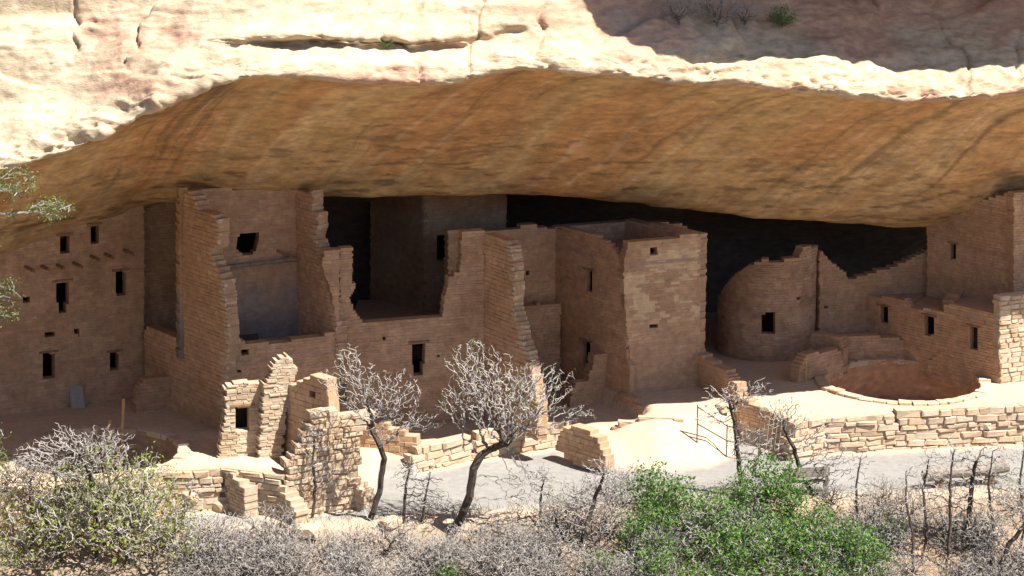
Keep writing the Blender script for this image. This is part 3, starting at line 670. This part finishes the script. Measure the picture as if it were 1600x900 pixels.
wall(r3, A3, B3, [(408, 722), (427, 640), (440, 610), (455, 603), (480, 590), (500, 587), (510, 596), (514, 630), (515, 650), (515, 742), (440, 730)], [rect(483, 610, 493, 618)], seed=53, course=(.12, .2), length=(.2, .5), color=np.array([.48, .325, .205]), jit=.012)
recess_box(r1, G(342, 716), G(432, 708), rect(368, 636, 390, 675), 'doorway', thick=.42, depth=.35, flare=0)
recess_box(r3, A3, B3, rect(483, 610, 493, 618), 'wall_hole', depth=.3)
r4 = rwall('thick sunlit rubble wall with stepped courses beside the leaning remnant', G(440, 750), G(582, 731), [(440, 812), (446, 735), (452, 715), (470, 690), (482, 665), (488, 650), (515, 643), (540, 646), (566, 646), (572, 640), (583, 643), (582, 662), (566, 672), (562, 735), (572, 800)], (), 54)
r5 = thing('ruined_wall', 'low cross wall with shaded orange side and pale coping beside the rubble wall', 'wall')
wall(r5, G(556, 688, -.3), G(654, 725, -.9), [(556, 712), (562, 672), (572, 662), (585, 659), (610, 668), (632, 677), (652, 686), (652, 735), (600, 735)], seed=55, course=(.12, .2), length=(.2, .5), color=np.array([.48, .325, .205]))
r6 = thing('ruined_wall', 'low cross wall with shaded orange side in front of the square tower stub', 'wall')
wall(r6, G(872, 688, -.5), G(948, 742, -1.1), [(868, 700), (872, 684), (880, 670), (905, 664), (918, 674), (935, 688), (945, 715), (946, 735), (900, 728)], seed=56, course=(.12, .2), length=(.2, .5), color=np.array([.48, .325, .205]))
for (i, (lab, pts, h)) in enumerate([
    ('long sunlit retaining wall below the dark pit court', [(-60, 778), (120, 756), (264, 738), (349, 735), (445, 747)], 1.15),
    ('sunlit retaining wall below the middle house court', [(646, 697), (740, 676), (890, 654)], .85),
    ('long coursed retaining wall carrying the terrace with the round pit', [(1236, 664), (1290, 652), (1400, 646), (1600, 637), (1680, 632)], 1.12)]):
    t = thing('retaining_wall', lab, 'wall')
    for j in range(len(pts) - 1):
        zz = -.3 if i == 1 else 0.
        A = G(*pts[j], zz); B = G(*pts[j + 1], zz); L = float(np.linalg.norm((B - A)[:2]))
        dd = np.array([.0, -.16, 0])
        wall(t, A + dd, B + dd, [(0, zz - h - .1), (L, zz - h - .1), (L, zz + .06), (0, zz + .06)], in_sz=True, thick=.4, course=(.11, .24), length=(.22, .85), color=LITC * .9, joint=.024, recess=.035, jit=.04, ragged=.14, single=True, seed=60 + i * 10 + j)
for i, (pa, L, zt0, zt1) in enumerate([((352, 737, 0), 1.0, .02, -.25), ((438, 750, 0), .75, -.35, -.75), ((546, 737, -.1), .7, -.35, -.7)]):
    t = thing('buttress', ['thick stub of wall jutting from the retaining wall below the lintelled doorway', 'narrow tapering stub of wall where the retaining wall meets the rubble wall', 'small broken stub of wall at the foot of the thick rubble wall'][i], 'wall')
    A = G(*pa); B = A + np.array([.62, -.78, 0]) * L
    wall(t, A - np.array([.62, -.78, 0]) * .25, B, [(0, -1.6), (L + .25, -1.6), (L + .25, zt1), (L * .6, zt0 - .05), (0, zt0)], in_sz=True, seed=90 + i, thick=.45, course=(.09, .16), length=(.2, .5), color=LITC * .9)
kb = thing('kerb_course', 'single row of pale kerb stones set into the sunlit slope', 'kerb')
_ka, _kb = GT(955, 674), GT(1070, 662); _L = float(np.linalg.norm((_kb - _ka)[:2])); _zk = (_ka[2] + _kb[2]) / 2
wall(kb, _ka, _kb, [(0, _ka[2] - .2), (_L, _kb[2] - .2), (_L, _kb[2] + .14), (_L * .5, _zk + .3), (0, _ka[2] + .16)], in_sz=True, thick=.3, course=(.14, .2), length=(.3, .7), color=LITC * .9, joint=.02, recess=.03, jit=.03, single=True, seed=97)
def rock(label, p, size, seed, nm='rock', mat=None):
    r = np.random.default_rng(seed); V = []; F = []
    import bmesh
    bm = bmesh.new(); bmesh.ops.create_icosphere(bm, subdivisions=2, radius=1)
    for v in bm.verts:
        c = np.array(v.co); k = 1 + .35 * float(fbm(c[0] * 1.3 + seed, c[1] * 1.3, c[2] * 1.3, seed, 3)); c = np.clip(c * k, -.72, .72) * np.array(size) * .7; v.co = c
    me = bpy.data.meshes.new(nm); bm.to_mesh(me); bm.free(); me.materials.append(STONE_MATS[seed % 4])
    o = bpy.data.objects.new(nm, me); col.objects.link(o); o.location = (p[0], p[1], p[2] + size[2] * .3); o.rotation_euler = (0, 0, r.uniform(0, 3))
    return tag(o, label, 'rock', 'loose rocks on the sunlit ground')
for i, (x, y, s) in enumerate([(1130, 642, .5), (1194, 656, .35), (300, 792, .8), (345, 796, .7), (500, 800, .4), (1535, 688, .5), (560, 790, .35), (610, 822, .6), (480, 838, .7), (420, 850, .6), (1290, 610, .3), (880, 820, .5), (1420, 820, .6), (1545, 835, .7), (250, 780, .5), (210, 800, .6), (30, 800, .7), (120, 830, .7)]):
    rock('loose pale sandstone block lying on the ground', GT(x, y), (s, s * .7, s * .5), 200 + i)

# ------------------------------------------------------------------ small furniture
def bar(V, F, a, b, w_, h_):
    a = np.array(a, float); b = np.array(b, float); t = (b - a) / np.linalg.norm(b - a); u = np.cross(t, [0, 0, 1]); u = u / (np.linalg.norm(u) + 1e-9) if np.linalg.norm(u) > .01 else np.array([1, 0, 0]); v = np.cross(u, t)
    k = len(V)
    for p in (a, b):
        for (i, j) in ((-1, -1), (1, -1), (1, 1), (-1, 1)): V.append(p + u * i * w_ / 2 + v * j * h_ / 2)
    F += [(k, k + 1, k + 2, k + 3), (k + 7, k + 6, k + 5, k + 4)] + [(k + i, k + 4 + i, k + 4 + (i + 1) % 4, k + (i + 1) % 4) for i in range(4)]
def barobj(name, a, b, w_, h_, mat, parent):
    V = []; F = []; bar(V, F, a, b, w_, h_); return mesh_obj(name, V, F, M[mat], parent)
bn = thing('bench', 'weathered grey wooden bench with backrest beside the path', 'bench')
_p = GT(1228, 772); _e = GT(1292, 768)
dx = np.array([_e[0] - _p[0], _e[1] - _p[1], 0]); z = _p[2]; back = np.array([.0, -.38, 0])
for k in range(3): barobj('seat_plank', _p + back * (k / 2.6) + [0, 0, .45], _p + dx + back * (k / 2.6) + [0, 0, .45], .13, .05, 'slab', bn)
for zz in (.68, .84): barobj('back_plank', _p + back * 1.15 + [0, 0, zz], _p + dx + back * 1.15 + [0, 0, zz], .04, .14, 'greywood', bn)
for k in (.06, .94):
    barobj('leg', _p + dx * k, _p + dx * k + [0, 0, .43], .09, .09, 'greywood', bn); barobj('leg', _p + dx * k + back * 1.1, _p + dx * k + back * 1.1 + [0, 0, .92], .09, .08, 'greywood', bn)
lg = thing('log', 'thick grey fallen log resting on short supports beside the path', 'log')
la = GT(1442, 764); lb = GT(1572, 756)
za = la + [0, 0, .38]; zb = lb + [0, 0, .55]
pole('log_trunk', [lerp(za, zb, t) + np.array([0, 0, .03 * math.sin(7 * t)]) for t in np.linspace(0, 1, 9)], .2, 'greywood', lg, 12)
for t in (.2, .8):
    q = lerp(la, lb, t); barobj('support', q - [0, 0, .15], q + [0, 0, .32], .25, .2, 'wood', lg)
rl = thing('railing', 'thin rusty metal handrail with upright posts on the sunlit slope', 'railing')
def up(px, py, h): p = GT(px, py); return p, p + [0, 0, h]
posts = [up(1089, 692, 1.15), up(1135, 715, 1.05), up(1185, 722, .95)]
posts[0] = (posts[0][0], posts[0][0] + [0, 0, 1.2])
for a_, b_ in posts: pole('post', [a_ - [0, 0, .1], b_], .022, 'metal', rl)
for f_ in (.95, .5):
    for i in range(2): pole('rail', [lerp(*posts[i], f_), lerp(*posts[i + 1], f_)], .02, 'metal', rl)
sg = thing('sign_post', 'small dark box sign on a short stake by the handrail', 'sign')
_p = GT(1187, 712); pole('stake', [_p - [0, 0, .1], _p + [0, 0, .5]], .03, 'metal', sg); barobj('sign_box', _p + [0, 0, .45], _p + [0, 0, .8], .2, .12, 'metal', sg)
ps = G(1259, 598); tag(pole('post', [ps, ps + [0, 0, .9]], .022, 'palewood'), 'thin upright wooden stake beside the low corner wall', 'stake')

# ------------------------------------------------------------------ plants
def colonize(trunk, attract, step=.13, infl=1.2, kill=.22, seed=0, maxn=1800, gnarl=.55):
    r = np.random.default_rng(seed); P = [np.array(p, float) for p in trunk]; par = [-1] + list(range(len(trunk) - 1)); At = np.array(attract)
    nodes = np.zeros((maxn + 400, 3)); nodes[:len(P)] = P; n = len(P); near = np.full(len(At), 0); nd = np.full(len(At), 1e9)
    def upd(i0, i1):
        for i in range(i0, i1):
            d = np.linalg.norm(At - nodes[i], axis=1); m = d < nd; nd[m] = d[m]; near[m] = i
    upd(0, n); alive = np.ones(len(At), bool)
    for it in range(90):
        m = alive & (nd < infl * (4 if it < 12 else 1))
        if not m.any() or n > maxn: break
        n0 = n
        for i in np.unique(near[m]):
            v = At[m & (near == i)] - nodes[i]; v = v / (np.linalg.norm(v, axis=1, keepdims=True) + 1e-9)
            dv = v.mean(0) + r.normal(0, gnarl, 3); dv /= np.linalg.norm(dv) + 1e-9
            nodes[n] = nodes[i] + dv * step; par.append(int(i)); n += 1
            if n >= maxn + 390: break
        upd(n0, n); alive &= nd > kill
    return nodes[:n], par
def skeleton_mesh(name, nodes, par, r_tip, r_max, parent, ctrunk, ctwig, sides=4, expo=2.3):
    n = len(nodes); a = np.zeros(n); kids = [[] for _ in range(n)]
    for i in range(n - 1, -1, -1):
        if not kids[i]: a[i] = r_tip**expo
        else: a[i] = sum(a[k] for k in kids[i])
        if par[i] >= 0: kids[par[i]].append(i)
    rr = np.minimum(a ** (1 / expo), r_max)
    out = []
    for nm, sel in (('trunk', rr >= r_tip * 2.6), ('twigs', rr < r_tip * 2.6)):
        V = []; F = []; Cc = []
        for i in range(1, n):
            if not sel[i]: continue
            p = par[i]; k = float(np.clip((rr[i] - r_tip) / (r_max * .35), 0, 1)); c = np.array(ctwig) * (1 - k) + np.array(ctrunk) * k
            sd_ = 3 if nm == 'twigs' else (6 if rr[i] > .04 else 4)
            ax = nodes[i] - nodes[p]
            tube(V, F, [nodes[p] - ax * .05, nodes[i] + ax * .05], [min(rr[p], rr[i] * 1.35), rr[i]], sd_, Cc, [c, c])
        if V:
            o = mesh_obj(nm, V, F, M['bark'], parent, np.array(Cc)); out.append(o)
            if nm == 'twigs': o['kind'] = 'stuff'
    return out, [i for i in range(n) if not kids[i]]
def leaves(name, pts, size, per, spread, cols, parent, seed=0):
    r = np.random.default_rng(seed); V = []; F = []; Cc = []
    for p in pts:
        for _ in range(per):
            c = np.array(p) + r.normal(0, spread, 3); u = r.normal(size=3); u /= np.linalg.norm(u); v = np.cross(u, r.normal(size=3)); v /= np.linalg.norm(v); s = size * r.uniform(.6, 1.3); k = len(V)
            V += [c - u * s, c + v * s * .45, c + u * s, c - v * s * .45]; F.append((k, k + 1, k + 2, k + 3))
            q = np.array(cols[r.integers(len(cols))]) * r.uniform(.75, 1.2); Cc += [q] * 4
    o = mesh_obj(name, V, F, M['leaf'], parent, np.array(Cc)); o['kind'] = 'stuff'; return o
def ell(c, rad_, n, seed, hollow=.0):
    r = np.random.default_rng(seed); v = r.normal(size=(n, 3)); v /= np.linalg.norm(v, axis=1, keepdims=True)
    return np.array(c) + v * (r.uniform(hollow, 1, (n, 1)) ** (1 / 2.2)) * np.array(rad_)
GREY = (.36, .335, .31); DARK = (.075, .06, .05); YG = [(.20, .21, .06), (.26, .25, .09), (.15, .18, .05)]; GRN = [(.10, .20, .035), (.13, .25, .05), (.07, .15, .03), (.16, .26, .07)]
def px_tree(name, label, trunk_px, d, blobs, n, seed, r_max=.13, leaf=None, r_tip=.0068, cat='tree', group=None):
    """A tree standing at ground depth d: its trunk line and crown volumes measured in the photo, in metres."""
    tr = [atd(x, y, d) for x, y in trunk_px]; base = tr[0]; gz = float(terrain_z(base[0], base[1], False)); rr = np.random.default_rng(seed)
    tr = [np.array([base[0], base[1], gz - .1])] + [p + np.array([0, rr.normal(0, .12), 0]) for p in tr if p[2] > gz + .05]
    fine_tr = []
    for a_, b_ in zip(tr[:-1], tr[1:]):
        k = max(1, int(np.linalg.norm(b_ - a_) / .16)); fine_tr += [lerp(a_, b_, i / k) + rr.normal(0, .012, 3) for i in range(k)]
    fine_tr.append(tr[-1])
    at = []
    for i, (x, y, rx, ry) in enumerate(blobs):
        s = d / FPX; at.append(ell(atd(x, y, d), (rx * s, max(.5, .8 * rx * s), ry * s), int(2.6 * n * rx * ry / sum(b[2] * b[3] for b in blobs)), seed + i))
    t = thing(name, label, cat, group); nodes, par = colonize(fine_tr, np.concatenate(at), step=.10, infl=.9, kill=.135, seed=seed, maxn=4200)
    t.location = (0, 0, 0)
    _, tips = skeleton_mesh(name, nodes, par, r_tip, r_max, t, DARK, GREY)
    if leaf: leaves('buds', nodes[[i for i in tips if rr.random() < leaf]], .035, 3, .05, YG, t, seed)
    return t
px_tree('bare_tree', 'large bare grey tree with dark bent trunk before the middle house', [(700, 880), (707, 850), (716, 819), (735, 771), (740, 729), (752, 708), (775, 697), (792, 690)], 60.0,
        [(790, 610, 95, 62), (740, 565, 55, 40), (855, 600, 48, 42), (725, 625, 50, 35), (905, 645, 40, 16), (800, 660, 60, 30), (830, 760, 50, 40)], 900, 301, r_max=.15, leaf=.35)
px_tree('bare_tree', 'slender bare grey tree with dark trunk before the leaning wall remnant', [(578, 880), (582, 830), (592, 770), (600, 715), (595, 690), (580, 668)], 60.3,
        [(570, 610, 55, 50), (545, 560, 28, 28), (620, 610, 45, 40), (600, 660, 55, 25), (660, 660, 45, 22), (520, 590, 35, 18)], 560, 302, r_max=.11, leaf=.12)
px_tree('bare_tree', 'thin bare sapling with one wavering stem before the rubble wall', [(488, 860), (490, 800), (494, 760), (488, 720), (492, 680)], 60.5, [(490, 690, 30, 30), (505, 740, 30, 30)], 110, 303, r_max=.05)
px_tree('bare_tree', 'twisted bare tree in front of the metal handrail', [(1160, 800), (1155, 740), (1152, 700), (1148, 660), (1140, 630)], 62.5, [(1140, 620, 50, 25), (1185, 610, 35, 22), (1110, 650, 30, 22), (1160, 690, 40, 35)], 300, 304, r_max=.09)
px_tree('bare_tree', 'crooked bare tree leaning beside the wooden bench', [(1275, 800), (1255, 750), (1240, 700), (1225, 670)], 62.5, [(1225, 640, 50, 28), (1270, 680, 45, 30), (1310, 720, 50, 30), (1200, 700, 30, 40)], 330, 305, r_max=.09)
px_tree('bare_tree', 'bare many stemmed tree in front of the fallen log', [(1515, 890), (1510, 840), (1515, 780), (1522, 730), (1530, 700)], 61.0, [(1520, 720, 60, 35), (1460, 740, 40, 50), (1570, 740, 35, 50), (1490, 800, 60, 40)], 380, 306, r_max=.07)
px_tree('bare_tree', 'dark bent bare tree rising from the brush beyond the log', [(1555, 900), (1580, 850), (1610, 810), (1640, 770)], 59.5, [(1600, 780, 60, 50), (1560, 800, 40, 40)], 200, 307, r_max=.11)
px_tree('bare_tree', 'pale bare thicket tree before the dark pit court', [(150, 890), (152, 820), (148, 770), (140, 730), (130, 710)], 58.5, [(110, 710, 90, 40), (60, 720, 50, 35), (170, 690, 50, 30), (100, 680, 25, 25)], 620, 308, r_max=.07)
px_tree('bare_tree', 'short bare tree standing amid the grey brush beside the path', [(905, 890), (912, 830), (930, 780), (945, 740)], 60.0, [(940, 740, 45, 35), (970, 760, 40, 30), (900, 790, 40, 30)], 260, 309, r_max=.06)
px_tree('bare_tree', 'short twin stemmed bare tree between the two larger bare trees', [(630, 850), (632, 790), (636, 750), (640, 735)], 60.3, [(640, 745, 35, 35), (670, 770, 30, 35)], 150, 310, r_max=.05)

for i, (x0, y0, x1, y1, dd) in enumerate([(1440, 890, 1452, 715, 60.5), (1478, 895, 1490, 700, 60.2), (1545, 890, 1552, 705, 60.6), (1425, 895, 1418, 740, 60), (1590, 890, 1600, 700, 60.6), (1330, 860, 1345, 720, 61.5), (845, 870, 850, 745, 60.6), (660, 870, 672, 740, 60.4), (45, 890, 52, 730, 58.6), (95, 890, 88, 740, 58.4), (280, 880, 300, 760, 59.4), (1180, 880, 1182, 760, 60.8)]):
    px_tree('bare_sapling', ['leafless sapling stem rising before the left end of the fallen log', 'leafless sapling crossing in front of the fallen log', 'leafless sapling before the thicker end of the fallen log', 'slim leafless sapling between the green shrubs and the fallen log', 'leafless sapling beside the dark bent bare tree', 'leafless sapling right beside the wooden bench', 'slim leafless sapling beside the large bare tree', 'slim leafless sapling between the two largest bare trees', 'leafless sapling beside the juniper foliage', 'leafless sapling amid the yellow green budding shrubs', 'slim leafless sapling at the edge of the budding shrubs', 'leafless sapling poking out of the green shrubs'][i],
            [(x0, y0), (lerp(x0, x1, .35) + 5, lerp(y0, y1, .35)), (lerp(x0, x1, .7) - 4, lerp(y0, y1, .7)), (x1, y1)], dd, [(x1, y1, 24, 30), (x1 - 10, lerp(y0, y1, .65), 22, 30), (x1 + 16, lerp(y0, y1, .7), 20, 34)], 46, 340 + i, r_max=.04, cat='sapling')
# prototypes for the brush on the slope, then copies
def proto_shrub(kind, seed):
    t = thing({'g': 'green_shrub', 'b': 'bare_shrub', 'y': 'budding_shrub'}[kind], '', 'shrub'); r = np.random.default_rng(seed)
    st_ = [np.array([0, 0, -.15]), np.array([.02, 0, .1])]
    hgt = {'g': 1.1, 'b': 1.0, 'y': 1.5}[kind]
    at = ell((0, 0, hgt * .62), (.95, .95, hgt * .62), {'g': 190, 'b': 560, 'y': 230}[kind], seed); at = at[at[:, 2] > .12]
    nodes, par = colonize(st_, at, step=.09, infl=.9, kill=.12, seed=seed, maxn=1700)
    _, tips = skeleton_mesh('s', nodes, par, .006, .03, t, (.14, .12, .105), (.34, .315, .29))
    if kind == 'g': leaves('foliage', nodes[[i for i in range(2, len(nodes)) if nodes[i][2] > .25]], .048, 5, .10, GRN, t, seed)
    if kind == 'y': leaves('foliage', nodes[[i for i in range(2, len(nodes)) if nodes[i][2] > .4 and r.random() < .42]], .040, 3, .09, [(.26, .30, .07), (.20, .25, .05), (.30, .31, .11)], t, seed)
    return t
def copy_tree(o):
    c = o.copy(); col.objects.link(c)
    for ch in o.children:
        k = ch.copy(); col.objects.link(k); k.parent = c
    return c
PROTO = {k: [proto_shrub(k, 400 + 10 * i + ord(k)) for i in range(n)] for k, n in (('g', 3), ('b', 4), ('y', 2))}
USED = set()
LAB = {'g': ('dense bright green leafy shrub on the slope below the terrace', 'green shrubs on the slope'), 'b': ('grey leafless twiggy shrub on the slope below the path', 'bare shrubs on the slope'), 'y': ('airy yellow green budding shrub below the dark pit court', 'budding shrubs below the court')}
prs = random.Random(11)
def put(kind, px, py, s, label=None):
    i = prs.randrange(len(PROTO[kind])); src = PROTO[kind][i]
    o = src if (kind, i) not in USED else copy_tree(src); USED.add((kind, i))
    p = GT(px, py); o.location = p; o.scale = (s, s, s * prs.uniform(.85, 1.15)); o.rotation_euler = (0, 0, prs.uniform(0, 6.28))
    o['label'], o['group'] = LAB[kind]
    if kind == 'b':
        z_ = [(470, 'below the retaining wall of the dark pit court'), (640, 'at the foot of the slender bare tree'), (980, 'around the large bare tree with bent trunk'), (1345, 'growing among the bright green shrubs'), (9999, 'on the slope below the fallen log')]
        o['label'] = 'grey leafless twiggy shrub ' + next(t for k, t in z_ if px < k)
for (x, y, s) in [(1020, 800, 1.0), (1060, 830, 1.2), (1110, 850, 1.2), (1010, 860, 1.0), (1160, 810, 1.0), (1200, 790, 1.1), (1235, 840, 1.2), (1290, 880, 1.1), (1180, 885, 1.3), (1345, 890, .9), (1250, 910, 1.3), (1030, 915, 1.2), (1330, 915, 1.2), (1140, 930, 1.4), (1390, 850, .6), (940, 905, .6), (700, 915, .5)]: put('g', x, y, s)
for (x, y, s) in [(130, 890, 1.8), (200, 880, 1.9), (90, 860, 1.5), (245, 900, 1.5), (165, 850, 1.6), (60, 900, 1.4), (270, 860, 1.0), (215, 830, 1.3), (120, 820, 1.0)]: put('y', x, y, s)
for i in range(135):
    x = prs.uniform(280, 1640); y = prs.uniform(862 if x < 850 else 840, 940)
    put('b', x, y, prs.uniform(.6, 1.15))
for (x, y, s) in [(900, 800, .9), (950, 790, .9), (985, 770, .8), (870, 830, .9), (1380, 800, .8), (1300, 790, .7), (1420, 810, .8), (1590, 800, .9), (1350, 830, .9), (20, 820, 1.0), (40, 770, .8)]: put('b', x, y, s)
# juniper whose limbs reach in at the left edge
def juniper():
    t = thing('juniper_tree', 'grey green juniper reaching its tufted limbs in beside the overhang', 'tree'); d = 57.0
    base = atd(-150, 800, d); gz = float(terrain_z(base[0], base[1], False)); tr = [np.array([base[0], base[1], gz - .2])]; top = atd(-130, 150, d)
    r = np.random.default_rng(5); k = 60
    tr += [lerp(tr[0], top, i / k) + np.array([.15 * math.sin(i * .2), .1 * math.cos(i * .17), 0]) for i in range(1, k)]
    s = d / FPX; at = [ell(atd(x, y, d + dd), (rx * s, rx * s * .8, ry * s), n, 70 + i, .3) for i, (x, y, rx, ry, n, dd) in enumerate([(20, 285, 45, 28, 170, 0), (80, 325, 42, 20, 150, 0), (5, 470, 34, 42, 140, 0), (-5, 740, 30, 90, 150, 0), (10, 870, 30, 30, 50, 0), (-150, 300, 110, 120, 160, 1), (-140, 560, 120, 150, 160, -.5), (-10, 370, 12, 30, 20, 0)])]
    nodes, par = colonize(tr, np.concatenate(at), step=.16, infl=1.4, kill=.22, seed=9, maxn=2200, gnarl=.3)
    _, tips = skeleton_mesh('j', nodes, par, .012, .22, t, (.16, .13, .11), (.30, .28, .25))
    leaves('foliage', nodes[[i for i in range(62, len(nodes)) if r.random() < .75]], .04, 16, .085, [(.13, .17, .045), (.17, .20, .06), (.09, .13, .035), (.22, .23, .09)], t, 6)
juniper()
# tufts and shrubs on the brow of the cliff
def brow_shrub(px, py, label, sz, leafy, seed):
    i = np.argmin((PXm - px) ** 2 + (PYm - py) ** 2 + (T > 7) * 1e9); p = S.reshape(-1, 3)[i]
    o = copy_tree(PROTO['g' if leafy else 'b'][seed % 3]); o.location = p; o.scale = (sz, sz, sz); o['label'] = label; o['group'] = 'shrubs on the cliff brow'
for a_ in [(1060, 38, 'dark leafless shrub rooted on the shaded ledge of the cliff', .8, 0, 1), (1120, 42, 'dark leafless shrub rooted on the shaded ledge of the cliff', .9, 0, 2), (1165, 40, 'dark leafless shrub rooted on the shaded ledge of the cliff', .7, 0, 0), (1222, 44, 'small green shrub growing on the shaded ledge of the cliff', .5, 1, 1), (602, 84, 'tiny green tuft growing from the crack in the sunlit cliff', .28, 1, 2)]: brow_shrub(*a_)
# twigs, dry grass and litter over the slope
r = np.random.default_rng(77); V = []; F = []; Cc = []
for _ in range(9000):
    x = r.uniform(-17, 17); yy = float(PATH(x)) - r.uniform(-.3, 5.5); z = float(terrain_z(x, yy, False)); h = r.uniform(.12, .45); dx_, dy_ = r.normal(0, .16, 2); w_ = .008; k = len(V)
    V += [(x - w_, yy, z - .02), (x + w_, yy, z - .02), (x + dx_, yy + dy_, z + h)]; F.append((k, k + 1, k + 2))
    c = np.array([(.40, .34, .24), (.30, .27, .24), (.33, .32, .14)][r.integers(3)]) * r.uniform(.7, 1.1); Cc += [c] * 3
g = mesh_obj('dry_grass', V, F, M['leaf'], None, np.array(Cc)); g['kind'] = 'stuff'; tag(g, 'dry grass and fine twigs covering the slope below the path', 'grass')
